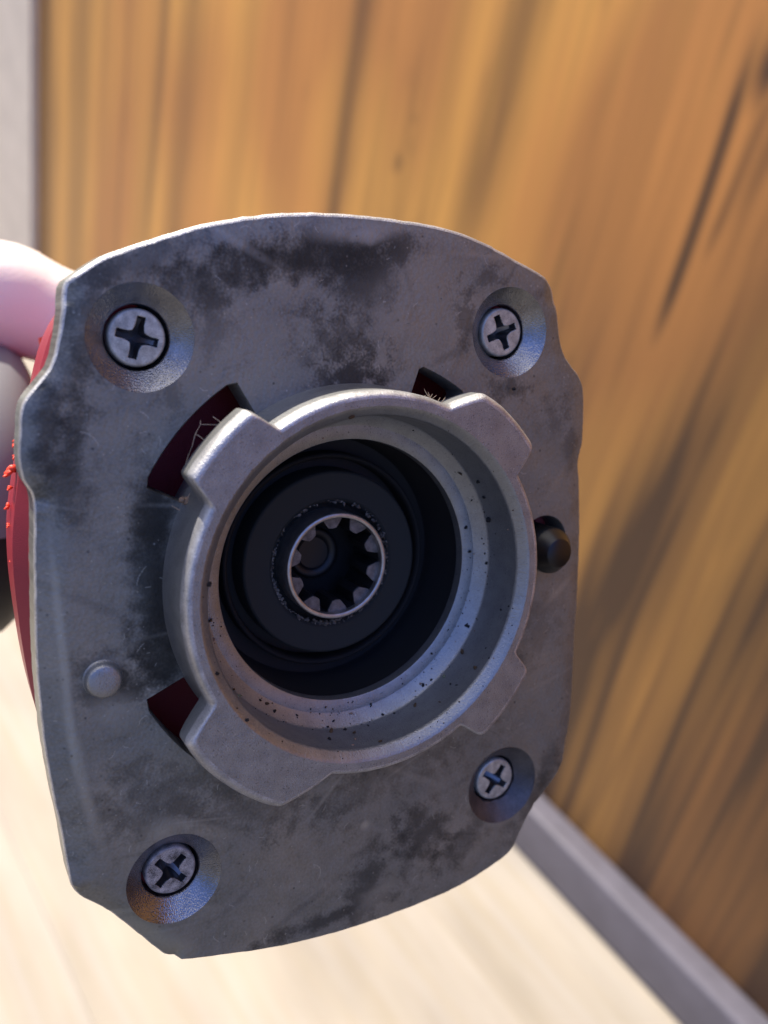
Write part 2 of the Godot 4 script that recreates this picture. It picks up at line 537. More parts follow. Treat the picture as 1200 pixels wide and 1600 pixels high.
# ------------------------------------------------------------------ plate
var edge_pts := [
	-1.389, 1.536, -1.413, 1.397, -1.459, 1.233, -1.486, 1.176, -1.565, 1.081, -1.617, 1.014, -1.643, 0.873, -1.652, 0.701, -1.613, 0.605, -1.606, 0.553,
	-1.633, 0.198, -1.658, -0.185, -1.662, -0.565, -1.647, -0.856, -1.62, -1.121, -1.595, -1.433, -1.577, -1.493, -1.537, -1.543, -1.45, -1.624, -1.357, -1.736,
	-1.261, -1.865, -1.163, -1.999, -1.126, -2.028, -1.011, -2.063, -0.791, -2.113, -0.606, -2.152, -0.33, -2.19, 0.046, -2.21, 0.449, -2.199, 0.731, -2.169,
	0.966, -2.105, 1.116, -2.039, 1.189, -1.921, 1.263, -1.803, 1.385, -1.697, 1.522, -1.538, 1.553, -1.37, 1.587, -1.151, 1.598, -0.664, 1.61, -0.319,
	1.611, 0.018, 1.604, 0.185, 1.589, 0.411, 1.579, 0.513, 1.609, 0.643, 1.601, 0.94, 1.572, 1.022, 1.495, 1.105, 1.444, 1.171, 1.407, 1.266,
	1.383, 1.39, 1.35, 1.529, 1.32, 1.587, 1.259, 1.623, 1.107, 1.688, 0.831, 1.799, 0.575, 1.86, 0.327, 1.886, 0.094, 1.899, -0.203, 1.898,
	-0.481, 1.871, -0.739, 1.819, -0.987, 1.743, -1.226, 1.654, -1.329, 1.59, -1.379, 1.553,
]

func spline_loop(flat: Array, step: float) -> PackedVector2Array:
	var n := flat.size() / 2
	var out := PackedVector2Array()
	for i in n:
		var p := []
		for k in [-1, 0, 1, 2]:
			var q: int = (i + k + n) % n
			p.append(Vector2(flat[2 * q], flat[2 * q + 1]))
		var len: float = p[1].distance_to(p[2])
		var m := maxi(1, int(round(len / step)))
		# centripetal-like damping of the tangents keeps short spans from overshooting
		var t1: Vector2 = (p[2] - p[0]) * (len / maxf(1e-4, p[1].distance_to(p[0]) + len))
		var t2: Vector2 = (p[3] - p[1]) * (len / maxf(1e-4, p[3].distance_to(p[2]) + len))
		for k in m:
			var t := float(k) / m
			var t_2 := t * t
			var t_3 := t_2 * t
			out.append(p[1] * (2 * t_3 - 3 * t_2 + 1) + t1 * (t_3 - 2 * t_2 + t) + p[2] * (-2 * t_3 + 3 * t_2) + t2 * (t_3 - t_2))
	return out

func sector(a0: float, a1: float, r0: float, r1: float) -> PackedVector2Array:
	var out := PackedVector2Array()
	var n := 14
	var a0r := deg_to_rad(a0)
	var a1r := deg_to_rad(a1)
	for k in n + 1:      # outer arc with softened corners
		var t := float(k) / n
		var r := r1 - 0.02 * (1.0 if k == 0 or k == n else 0.0)
		out.append(Vector2.from_angle(lerpf(a0r, a1r, t)) * r)
	for k in 6:
		out.append(Vector2.from_angle(a1r) * lerpf(r1 - 0.05, r0, (k + 1) / 6.0))
	for k in n - 1:
		out.append(Vector2.from_angle(lerpf(a1r, a0r, (k + 1.0) / n)) * r0)
	for k in 6:
		out.append(Vector2.from_angle(a0r) * lerpf(r0, r1 - 0.05, k / 6.0))
	return out

func ring2(cx: float, cy: float, r: float, n: int) -> PackedVector2Array:
	var out := PackedVector2Array()
	for i in n:
		out.append(Vector2(cx, cy) + Vector2.from_angle(TAU * i / n) * r)
	return out

func dense(poly: PackedVector2Array, step: float) -> PackedVector2Array:
	var out := PackedVector2Array()
	for i in poly.size():
		var a := poly[i]
		var b := poly[(i + 1) % poly.size()]
		var m := maxi(1, int(ceil(a.distance_to(b) / step)))
		for k in m:
			out.append(a.lerp(b, float(k) / m))
	return out

func edge_distance(p: Vector2, loop: PackedVector2Array) -> float:
	var best := 9.0
	for i in loop.size():
		best = minf(best, p.distance_squared_to(Geometry2D.get_closest_point_to_segment(p, loop[i], loop[(i + 1) % loop.size()])))
	return sqrt(best)

func front_height(p: Vector2, d: float) -> float:
	# the casting falls away towards some of its edges
	var z := 0.0
	if p.x < -1.3 and p.y < 0.75:
		var along := smoothstep(0.75, 0.45, p.y) * smoothstep(-1.55, -1.2, p.y)
		z -= 0.030 * along * pow(clampf(1.0 - d / 0.105, 0.0, 1.0), 0.8)
	if p.x < -1.08 and p.y < -1.45:
		z -= 0.045 * clampf(1.0 - d / 0.085, 0.0, 1.0)
	if p.x > 1.3:
		z -= 0.014 * clampf(1.0 - d / 0.07, 0.0, 1.0)
	if p.y > 1.45:
		z -= 0.014 * clampf(1.0 - d / 0.075, 0.0, 1.0)
	if p.x < -1.35 and p.y > 0.55:
		z -= 0.02 * clampf(1.0 - d / 0.06, 0.0, 1.0)
	return z

var screws := [Vector2(-1.074, 1.302), Vector2(1.037, 1.302), Vector2(1.041, -1.547), Vector2(-1.077, -1.548)]
var outline: PackedVector2Array

func build_plate() -> void:
	outline = spline_loop(edge_pts, 0.03)
	if not Geometry2D.is_polygon_clockwise(outline):
		pass
	var wob := FastNoiseLite.new()
	wob.seed = 3
	wob.frequency = 4.0
	for i in outline.size():
		var p := outline[i]
		outline[i] = p * (1.0 - 0.004) + p.normalized() * 0.004 * wob.get_noise_2d(p.x * 3.0, p.y * 3.0)
	var loops := []
	var middle := ring2(0, 0, 1.0, 180)
	for s in [[119.6, 152.0, 0.9, 1.258], [52.5, 68.8, 0.9, 1.215], [-156.6, -118.0, 0.9, 1.287], [-58.0, -34.0, 0.9, 1.13]]:
		var merged := Geometry2D.merge_polygons(middle, sector(s[0], s[1], s[2], s[3]))
		middle = merged[0]
	loops.append(dense(middle, 0.035))
	for k in 4:
		loops.append(ring2(screws[k].x, screws[k].y, 0.256, 64))
	loops.append(ring2(1.318, 0.022, 0.172, 40))
	var pts := PackedVector2Array()
	pts.append_array(outline)
	for l in loops:
		pts.append_array(l)
	var inner := []
	for d in [0.03, 0.062, 0.1]:
		for poly in Geometry2D.offset_polygon(outline, -d):
			inner.append_array(Array(dense(poly, 0.04)))
	var y := -2.2
	var row := 0
	while y < 1.95:
		var x := -1.7 + (0.03 if row % 2 else 0.0)
		while x < 1.7:
			inner.append(Vector2(x, y))
			x += 0.06
		y += 0.052
		row += 1
	for p in inner:
		if not Geometry2D.is_point_in_polygon(p, outline):
			continue
		var ok := true
		for l in loops:
			if Geometry2D.is_point_in_polygon(p, l):
				ok = false
				break
		if not ok:
			continue
		for k in 4:
			if p.distance_to(screws[k]) < 0.275:
				ok = false
		if ok and p.distance_to(Vector2(1.318, 0.022)) < 0.192:
			ok = false
		if ok and p.length() < 1.32 and edge_distance(p, loops[0]) < 0.022:
			ok = false
		if ok:
			pts.append(p)
	var h := PackedFloat32Array()
	for p in pts:
		h.append(front_height(p, edge_distance(p, outline) if absf(p.x) > 1.2 or absf(p.y) > 1.3 else 1.0))
	var st := new_st()
	var ix := Geometry2D.triangulate_delaunay(pts)
	for t in range(0, ix.size(), 3):
		var a := pts[ix[t]]
		var b := pts[ix[t + 1]]
		var c := pts[ix[t + 2]]
		var m := (a + b + c) / 3.0
		if not Geometry2D.is_point_in_polygon(m, outline):
			continue
		var hole := false
		for l in loops:
			if Geometry2D.is_point_in_polygon(m, l):
				hole = true
				break
		if hole:
			continue
		var A := v(a.x, a.y, h[ix[t]])
		var B := v(b.x, b.y, h[ix[t + 1]])
		var C := v(c.x, c.y, h[ix[t + 2]])
		if (b - a).cross(c - a) > 0.0:
			tri(st, A, C, B, 1, true)
		else:
			tri(st, A, B, C, 1, true)
	# rounded rim, side and back edge
	var rings := []
	var prof := [Vector2(0.0, 0.0), Vector2(0.007, -0.003), Vector2(0.015, -0.010), Vector2(0.020, -0.022), Vector2(0.024, -0.19)]
	var n := outline.size()
	for q in prof:
		var ring := PackedVector3Array()
		for i in n:
			var tan := (outline[(i + 1) % n] - outline[(i + n - 1) % n]).normalized()
			var nor := Vector2(tan.y, -tan.x)
			var p: Vector2 = outline[i] + nor * q.x * (0.55 + 0.45 * smoothstep(1.1, 1.5, outline[i].y))
			ring.append(v(p.x, p.y, q.y + h[i]))
		rings.append(ring)
	var cw := Geometry2D.is_polygon_clockwise(outline)
	bands(st, [rings[3], rings[4]], [2], true, not cw, true)
	var rs := new_st()
	bands(rs, [rings[0], rings[1], rings[2], rings[3]], [5, 5, 5], true, not cw, true)
	# walls of the openings with a slightly broken edge
	for l in [loops[0], loops[5]]:
		var ccw := not Geometry2D.is_polygon_clockwise(l)
		var r0 := PackedVector3Array()
		var r1 := PackedVector3Array()
		var r2 := PackedVector3Array()
		var k: int = l.size()
		for i in k:
			var tan: Vector2 = (l[(i + 1) % k] - l[(i + k - 1) % k]).normalized()
			var nor := Vector2(-tan.y, tan.x) * (1.0 if ccw else -1.0)
			r0.append(v(l[i].x, l[i].y, 0.0))
			var q: Vector2 = l[i] + nor * 0.006
			r1.append(v(q.x, q.y, -0.008))
			r2.append(v(q.x, q.y, -0.19))
		bands(st, [r0, r1, r2], [3, 3], true, not ccw, true)
	var plate := mi("mounting_plate", done(st), mats.plate, tool_root)
	plate.set_meta("label", "worn grey cast metal plate with dark grime")
	mi("worn_lit_rim", done(rs), mats.rim, plate)  # bare metal, lightened to carry the sunlit line of the rim
	# conical seats of the four screws
	for k in 4:
		var deep := 0.09
		var rr := 0.006 if k == 2 else 0.0012
		var prof2 := [Vector2(0.2565, 0.001), Vector2(0.250, -0.006), Vector2(0.206, -0.048), Vector2(0.162, -deep), Vector2(0.158, -deep - 0.006), Vector2(0.156, -0.26), Vector2(0.0, -0.262)]
		var seat := lathe(prof2, [1, 1, 1, 2, 3, 3], 72, screws[k].x, screws[k].y, false, rr * 0.4)
		mi("screw_seat", seat, mats.sink_dark if k == 2 else mats.sink, plate)
	# small cast boss on the other side from the pin
	var boss := [Vector2(0.100, -0.002), Vector2(0.093, 0.004), Vector2(0.089, 0.016), Vector2(0.087, 0.034), Vector2(0.082, 0.050), Vector2(0.072, 0.058), Vector2(0.04, 0.060), Vector2(0.0, 0.060)]
	boss.reverse()
	var bm := lathe(boss, [1, 1, 1, 1, 1, 1, 1], 40, -1.366, -0.350)
	mi("locating_boss", bm, mats.collar, plate)

func cross_depth(p: Vector2) -> float:
	# Phillips recess: four arms that flare into rounded inner corners
	var a := absf(p.x)
	var b := absf(p.y)
	if a < b:
		var t := a
		a = b
		b = t
	var half := 0.0205 + 0.020 * exp(-pow(a / 0.036, 2.0))
	var d := maxf(b - half, a - 0.103)
	if d >= 0.0:
		return 0.0
	var deep := 0.055 + 0.085 * clampf(1.0 - a / 0.10, 0.0, 1.0)
	return minf(deep, -d * 11.0)

func build_screws() -> void:
	var turns := [-16.5, 21.0, -37.0, 43.0]
	var words := ["", "", "", "screw with a scratched, dirty head"]
	for k in 4:
		var st := new_st()
		var rings := []
		var n := 168
		var steps := 56
		var c: Vector2 = screws[k]
		var z0 := -0.086
		for j in range(steps + 1):
			var rr := 0.128 * j / steps
			var ring := PackedVector3Array()
			for i in n:
				var t := TAU * i / n
				var p := Vector2(cos(t), sin(t)) * rr
				var q := p.rotated(-deg_to_rad(turns[k]))
				ring.append(v(c.x + p.x, c.y + p.y, z0 + 0.004 * (1.0 - rr / 0.128) - cross_depth(q)))
			rings.append(ring)
		for q in [Vector2(0.134, -0.003), Vector2(0.138, -0.010), Vector2(0.140, -0.022), Vector2(0.138, -0.12)]:
			rings.append(circle(c.x, c.y, q.x, z0 + q.y, n))
		var rec := new_st()
		for j in rings.size() - 1:
			var a: PackedVector3Array = rings[j]
			var b: PackedVector3Array = rings[j + 1]
			for i in n:
				var i2 := (i + 1) % n
				var low: float = minf(minf(a[i].z, a[i2].z), minf(b[i].z, b[i2].z)) / U
				var to := rec if j < steps and low < z0 - 0.012 else st
				if a[i] != a[i2]:
					tri(to, a[i], a[i2], b[i2], 1)
				tri(to, a[i], b[i2], b[i], 1)
		var o := mi("screw", done(st), mats.zinc_dirty if k == 3 else mats.zinc, tool_root)
		mi("driver_recess", done(rec), mats.recess, o)
		if words[k] != "":
			o.set_meta("label", words[k])

# ------------------------------------------------------------------ collar
func lug(t: float, knots: Array) -> float:
	# piecewise linear radius over the angle, with softened corners
	var sum := 0.0
	for o in [-0.9, -0.45, 0.0, 0.45, 0.9]:
		var a := fposmod(t + o * 0.75 + 180.0, 360.0) - 180.0
		var r := 1.0
		for k in knots.size() - 1:
			if a >= knots[k][0] and a < knots[k + 1][0]:
				r = lerpf(knots[k][1], knots[k + 1][1], (a - knots[k][0]) / (knots[k + 1][0] - knots[k][0]))
				break
		sum += r
	return sum / 5.0

func build_collar() -> void:
	var knots := [
		[-180.0, 1.0], [-153.1, 1.0], [-148.6, 1.19], [-142.0, 1.205], [-122.0, 1.213], [-118.2, 1.208], [-106.8, 1.0], [-59.6, 1.0], [-56.4, 1.147], [-54.5, 1.158], [-34.5, 1.142], [-33.0, 1.13], [-30.4, 1.0],
		[31.6, 1.0], [34.4, 1.145], [35.6, 1.162], [50.0, 1.16], [56.3, 1.148], [64.9, 1.0], [121.4, 1.0], [124.6, 1.140], [145.3, 1.140], [148.6, 1.0], [180.0, 1.0],
	]
	var n := 900
	var ang := PackedFloat32Array()
	var front := PackedFloat32Array()
	for i in n:
		var a := -180.0 + 360.0 * i / n
		ang.append(deg_to_rad(a))
		front.append(lug(a, knots))
	var zf := 0.346
	var under := 0.165
	var rings := []
	var groups := []
	var wob := FastNoiseLite.new()
	wob.seed = 12
	wob.frequency = 1.0
	var make := func(rf: Callable, zz: Callable) -> PackedVector3Array:
		var ring := PackedVector3Array()
		for i in n:
			var r: float = (rf as Callable).call(i)
			ring.append(v(r * cos(ang[i]), r * sin(ang[i]), (zz as Callable).call(i)))
		return ring
	# from the foot outside, up over the lugs, across the face, down inside
	var base := [Vector2(1.035, -0.19), Vector2(1.052, -0.012), Vector2(1.046, 0.012), Vector2(1.038, 0.04), Vector2(1.034, 0.09), Vector2(1.032, under)]
	for q in base:
		rings.append(make.call(func(_i): return q.x, func(_i): return q.y))
	groups = [9, 1, 1, 1, 1]
	var lo := func(i: int) -> float: return 1.032 + (front[i] - 1.0) * 1.06
	rings.append(make.call(func(i): return 1.032 + (lo.call(i) - 1.032) * 0.94, func(_i): return under))
	groups.append(2)
	rings.append(make.call(lo, func(_i): return under + 0.012))
	groups.append(3)
	rings.append(make.call(lo, func(_i): return 0.272))
	groups.append(3)
	for k in 6:
		var t := (k + 1) / 6.0 * PI / 2.0
		rings.append(make.call(func(i): return lerpf(front[i], lo.call(i), cos(t)) + 0.0016 * wob.get_noise_2d(i * 0.07, k * 0.4), func(i): return 0.272 + 0.074 * sin(t)))
		groups.append(3)
	# face
	rings.append(make.call(func(i): return front[i] - 0.008, func(_i): return zf + 0.0004))
	groups.append(3)
	rings.append(make.call(func(i): return 0.955 + 0.003 * wob.get_noise_2d(i * 0.16, 7.0), func(_i): return zf))
	groups.append(4)
	var inside := [Vector2(0.946, 0.342), Vector2(0.938, 0.334), Vector2(0.910, 0.306), Vector2(0.904, 0.298), Vector2(0.901, 0.285), Vector2(0.893, 0.045), Vector2(0.890, 0.030), Vector2(0.882, 0.022), Vector2(0.832, -0.030), Vector2(0.822, -0.035), Vector2(0.752, -0.036), Vector2(0.747, -0.041), Vector2(0.744, -0.12), Vector2(0.742, -0.2)]
	var gi := [5, 5, 5, 5, 5, 6, 6, 6, 6, 6, 7, 7, 8, 8]
	for k in inside.size():
		var q: Vector2 = inside[k]
		var amp := 0.0022 if k in [0, 1, 2, 10] else 0.0006
		rings.append(make.call(func(i): return q.x + amp * wob.get_noise_2d(i * 0.4, 20.0 + k), func(_i): return q.y))
		groups.append(gi[k])
	var st := new_st()
	bands(st, rings.slice(0, 9), groups.slice(0, 8), true, false)
	bands(st, rings.slice(15), groups.slice(15), true, false)
	var es := new_st()
	bands(es, rings.slice(8, 16), [3, 3, 3, 3, 3, 3, 3], true, false)
	var o := mi("bayonet_collar", done(st), mats.collar, tool_root)
	mi("lit_edge", done(es), mats.rim, o)  # bevel highlight from sun and sky put into a paler metal
	o.set_meta("label", "pale cast collar with four lugs round the drive socket")

# ------------------------------------------------------------------ socket
func build_socket() -> void:
	var cup := [Vector2(0.7425, -0.10), Vector2(0.735, -0.42), Vector2(0.72, -0.445), Vector2(0.60, -0.45), Vector2(0.30, -0.452)]
	mi("bearing_cup", lathe(cup, [1, 1, 2, 2], 128), mats.black, tool_root)
	var lip := [Vector2(0.640, -0.45), Vector2(0.636, -0.34), Vector2(0.625, -0.33), Vector2(0.61, -0.335), Vector2(0.60, -0.36), Vector2(0.598, -0.45)]
	lip.reverse()
	var lm := lathe(lip, [1, 1, 1, 1, 1], 128)
	mi("retaining_ring", lm, mats.gap, tool_root)
	var disc := [Vector2(0.545, -0.45), Vector2(0.541, -0.28), Vector2(0.535, -0.268), Vector2(0.525, -0.265), Vector2(0.385, -0.265), Vector2(0.372, -0.272), Vector2(0.362, -0.285), Vector2(0.352, -0.33), Vector2(0.34, -0.36), Vector2(0.30, -0.37)]
	mi("seal_disc", lathe(disc, [1, 1, 1, 2, 3, 3, 3, 3, 3], 128), mats.seal, tool_root)
	# drive sleeve with ten teeth inside
	var sl := [Vector2(0.311, -0.45), Vector2(0.312, -0.196), Vector2(0.310, -0.188), Vector2(0.306, -0.184), Vector2(0.298, -0.182), Vector2(0.288, -0.183), Vector2(0.283, -0.187), Vector2(0.281, -0.200), Vector2(0.281, -0.225)]
	var sleeve := mi("drive_sleeve", lathe(sl, [1, 1, 1, 1, 1, 1, 1, 2, 3], 128), mats.steel, tool_root)
	mi("dark_bore", lathe([Vector2(0.282, -0.225), Vector2(0.278, -0.56), Vector2(0.0, -0.565)], [1, 2], 96), mats.gap, sleeve)  # near-black lining, far darker than the sleeve
	for k in 10:
		var a := deg_to_rad(92.0 + 36.0 * k)
		var st := new_st()
		var zt := -0.222 + 0.004 * sin(k * 2.1)
		var top := PackedVector3Array()
		var rim := PackedVector3Array()
		var low := PackedVector3Array()
		# outline of the tooth seen from the front: wide at the wall, blunt at the tip
		var shape := [Vector2(0.288, 0.066), Vector2(0.262, 0.056), Vector2(0.232, 0.036), Vector2(0.216, 0.024), Vector2(0.213, 0.0), Vector2(0.216, -0.024), Vector2(0.232, -0.036), Vector2(0.262, -0.056), Vector2(0.288, -0.066)]
		var mid := Vector3.ZERO
		for q in shape:
			var p := Vector2(q.x, q.y).rotated(a)
			rim.append(v(p.x, p.y, zt - 0.006 - (0.288 - q.x) * 0.12))
			low.append(v(p.x, p.y, zt - 0.24))
			var s: Vector2 = Vector2(lerpf(q.x, 0.284, 0.03), q.y * 0.97).rotated(a)
			top.append(v(s.x, s.y, zt - (0.288 - q.x) * 0.08))
			mid += top[top.size() - 1] / shape.size()
		bands(st, [rim, top], [-1], false, true)
		for i in top.size() - 1:
			tri(st, top[i], top[i + 1], mid, -1)
		tri(st, top[top.size() - 1], top[0], mid, -1)
		var fs := new_st()
		bands(fs, [low, rim], [-1], false, true)
		mi("spline_tooth", done(st), mats.tooth, sleeve)
		mi("tooth_flank", done(fs), mats.dark_steel, sleeve)
	# end of the shaft far down the bore
	var plug := [Vector2(0.16, -0.562), Vector2(0.155, -0.535), Vector2(0.14, -0.53), Vector2(0.11, -0.533), Vector2(0.095, -0.55), Vector2(0.0, -0.552)]
	mi("shaft_end", lathe(plug, [1, 1, 1, 1, 2], 40, 0.0, 0.0), mats.dark_steel, sleeve)
	# packed dirt round the foot of the sleeve
	var st2 := new_st()
	for k in 420:
		var a := rng.randf() * TAU
		if sin(a) > 0.4 and rng.randf() < 0.7:
			continue
		var r := rng.randf_range(0.352, 0.374)
		var g := rng.randf_range(0.05, 0.22)
		lump(st2, v(r * cos(a), r * sin(a), -0.272 - (0.385 - r) * 0.5), U * rng.randf_range(0.004, 0.012), Color(g, g * 0.93, g * 0.8), Vector3(1.5, 1.0, 0.6))
	var dirt := mi("packed_dirt", done(st2), mats.grit, tool_root)
	dirt.set_meta("kind", "stuff")

func build_pin() -> void:
	var prof := [Vector2(0.0, 0.168), Vector2(0.080, 0.168), Vector2(0.089, 0.163), Vector2(0.138, 0.098), Vector2(0.142, 0.086), Vector2(0.143, 0.07), Vector2(0.143, -0.3)]
	prof.reverse()
	mi("lock_pin", lathe(prof, [3, 3, 1, 1, 2, 2], 48, 1.312, -0.012), mats.pin, tool_root)

func build_grit() -> void:
	# crumbs on the collar's inner steps: radius, height, angle, size, tone (0 black, 1 brown, 2 tan, 3 olive)
	var g := [
		[0.880, 0.018, -101.5, 0.012, 0], [0.892, 0.062, -101.4, 0.018, 1], [0.892, 0.048, -95.3, 0.012, 0], [0.893, 0.103, -93.3, 0.016, 1], [0.896, 0.159, -104.6, 0.015, 0], [0.897, 0.177, -95.1, 0.011, 2], [0.900, 0.237, -97.9, 0.010, 2],
		[0.901, 0.255, -87.9, 0.016, 1], [0.836, -0.027, -90.6, 0.013, 2], [0.822, -0.035, -81.3, 0.010, 0], [0.880, 0.020, -78.8, 0.012, 0], [0.892, 0.044, -74.7, 0.009, 0], [0.892, 0.062, -86.3, 0.010, 0], [0.857, -0.005, -98.7, 0.010, 0], [0.787, -0.036, -101.9, 0.008, 1], [0.844, -0.018, -114.0, 0.009, 0],
		[0.893, 0.053, -39.1, 0.026, 1], [0.899, 0.228, -41.8, 0.020, 1], [0.893, 0.085, -66.9, 0.018, 1], [0.892, 0.058, -50.8, 0.015, 3], [0.868, 0.006, -58.8, 0.012, 0], [0.856, -0.006, -59.2, 0.010, 2], [0.898, 0.200, -59.8, 0.009, 1], [0.902, 0.283, -36.1, 0.010, 0], [0.898, 0.218, -33.4, 0.008, 0], [0.895, 0.149, -51.9, 0.010, 0],
		[0.897, 0.195, -50.9, 0.009, 0], [0.874, 0.013, -55.0, 0.010, 0], [0.782, -0.036, -47.1, 0.009, 0], [0.795, -0.035, 1.6, 0.012, 0], [0.880, 0.018, -3.2, 0.012, 0], [0.872, 0.011, 0.7, 0.007, 0], [0.867, 0.007, -29.3, 0.018, 0], [0.898, 0.214, -18.2, 0.010, 0], [0.902, 0.273, -15.8, 0.009, 0],
		[0.863, 0.002, 36.1, 0.014, 1], [0.893, 0.099, 31.5, 0.017, 0], [0.892, 0.085, 24.5, 0.014, 0], [0.856, -0.006, 23.3, 0.008, 0], [0.892, 0.067, 15.0, 0.022, 0], [0.786, -0.036, 12.7, 0.012, 0], [0.900, 0.237, 12.9, 0.009, 2], [0.888, 0.027, -143.5, 0.014, 1], [0.892, 0.053, -141.2, 0.018, 3], [0.843, -0.020, -127.9, 0.017, 1],
		[0.858, -0.003, -124.0, 0.011, 0], [0.938, 0.335, -142.7, 0.013, 0], [0.845, -0.017, -131.0, 0.009, 0], [0.905, 0.302, 170.8, 0.020, 0], [0.814, -0.035, -169.4, 0.015, 1], [0.830, -0.033, -161.9, 0.010, 2], [0.934, 0.330, -161.4, 0.013, 0], [0.913, 0.309, 98.1, 0.016, 1],
	]
	var tones := [Color(0.012, 0.013, 0.014), Color(0.085, 0.048, 0.022), Color(0.26, 0.18, 0.12), Color(0.16, 0.17, 0.10)]
	var st := new_st()
	for q in g:
		var a := deg_to_rad(q[2])
		var c: Color = tones[q[4]]
		lump(st, v(q[0] * cos(a), q[0] * sin(a), q[1] + 0.004), U * q[3], c, Vector3(1.0, rng.randf_range(0.5, 0.9), rng.randf_range(0.5, 0.9)) if q[4] != 1 else Vector3(1.35, 0.7, 0.5))
	var prof := [Vector2(0.940, 0.337), Vector2(0.906, 0.300), Vector2(0.893, 0.045), Vector2(0.886, 0.024), Vector2(0.835, -0.028), Vector2(0.82, -0.035), Vector2(0.755, -0.036)]
	for k in 170:
		var a := deg_to_rad(rng.randfn(-70.0, 62.0))
		var s := rng.randf() * (prof.size() - 1)
		var i := int(s)
		var q: Vector2 = prof[i].lerp(prof[i + 1], s - i)
		var pick := rng.randf()
		lump(st, v(q.x * cos(a), q.x * sin(a), q.y + 0.001), U * rng.randf_range(0.002, 0.0055), tones[0] if pick < 0.7 else (tones[1] if pick < 0.85 else tones[2]))
	# a little on the plate, and in the angle where the collar leaves it
	for q in [[-0.905, 0.505, 0.024, 2], [-0.88, 0.49, 0.018, 2], [-0.93, 0.515, 0.018, 2], [-0.63, 0.86, 0.014, 1], [-0.60, 0.80, 0.02, 2], [1.05, 0.98, 0.012, 0], [0.97, -0.62, 0.012, 0]]:
		lump(st, v(q[0], q[1], 0.03), U * q[2], tones[q[3]])
	var o := mi("grit", done(st), mats.grit, tool_root)
	o.set_meta("kind", "stuff")
	# dry grass fibres caught in the slots and on the rim
	var fb := new_st()
	var strands := [
		[[-0.915, 0.655, 0.03], [-0.905, 0.742, 0.10], [-0.890, 0.785, 0.12], [-0.870, 0.848, 0.12], [-0.843, 0.890, 0.12], [-0.770, 0.888, 0.16]], [[-0.868, 0.845, 0.11], [-0.845, 0.828, 0.13], [-0.825, 0.800, 0.16]], [[-0.843, 0.890, 0.12], [-0.842, 0.910, 0.12]],
		[[-0.785, 0.925, 0.14], [-0.765, 0.905, 0.18], [-0.755, 0.880, 0.2]],
	]
	for s in strands:
		var pts := []
		for p in s:
			pts.append(v(p[0], p[1], p[2]))
		tube(fb, pts, U * 0.0024, U * 0.0014, 5)
	for k in 34:
		var a := deg_to_rad(rng.randf_range(57.0, 74.0) if k < 22 else rng.randf_range(-12.0, 40.0))
		var r := rng.randf_range(1.0, 1.04)
		var p := Vector3(r * cos(a), r * sin(a), rng.randf_range(0.2, 0.3))
		var q := p + Vector3(cos(a), sin(a), 0.2).rotated(Vector3(0, 0, 1), rng.randf_range(-1.2, 1.2)) * rng.randf_range(0.02, 0.055 if k < 22 else 0.025)
		tube(fb, [p * U, (p.lerp(q, 0.5) + Vector3(0, 0, rng.randf_range(-0.01, 0.01))) * U, q * U], U * 0.002, U * 0.001, 4)
	for k in 12:
		var p := Vector3(-0.915 + rng.randfn(0, 0.02), 0.505 + rng.randfn(0, 0.012), 0.02 + 0.02 * rng.randf())
		var q := p + Vector3(rng.randfn(0, 0.03), rng.randfn(0, 0.02), rng.randf() * 0.03)
		tube(fb, [p * U, p.lerp(q, 0.5) * U, q * U], U * 0.004, U * 0.002, 5)
	var f := mi("dry_fibres", done(fb), mats.fibre, tool_root)
	f.set_meta("kind", "stuff")

# ------------------------------------------------------------------ housing behind the plate
func by_angle(flat: Array, n: int) -> PackedVector2Array:
	var loop := spline_loop(flat, 0.02)
	var out := PackedVector2Array()
	for i in n:
		var d := Vector2.from_angle(TAU * i / n)
		var best := 1.0
		for k in loop.size():
			var hit = Geometry2D.segment_intersects_segment(Vector2.ZERO, d * 4.0, loop[k], loop[(k + 1) % loop.size()])
			if hit != null:
				best = maxf(best, hit.length())
		out.append(d * best)
	return out

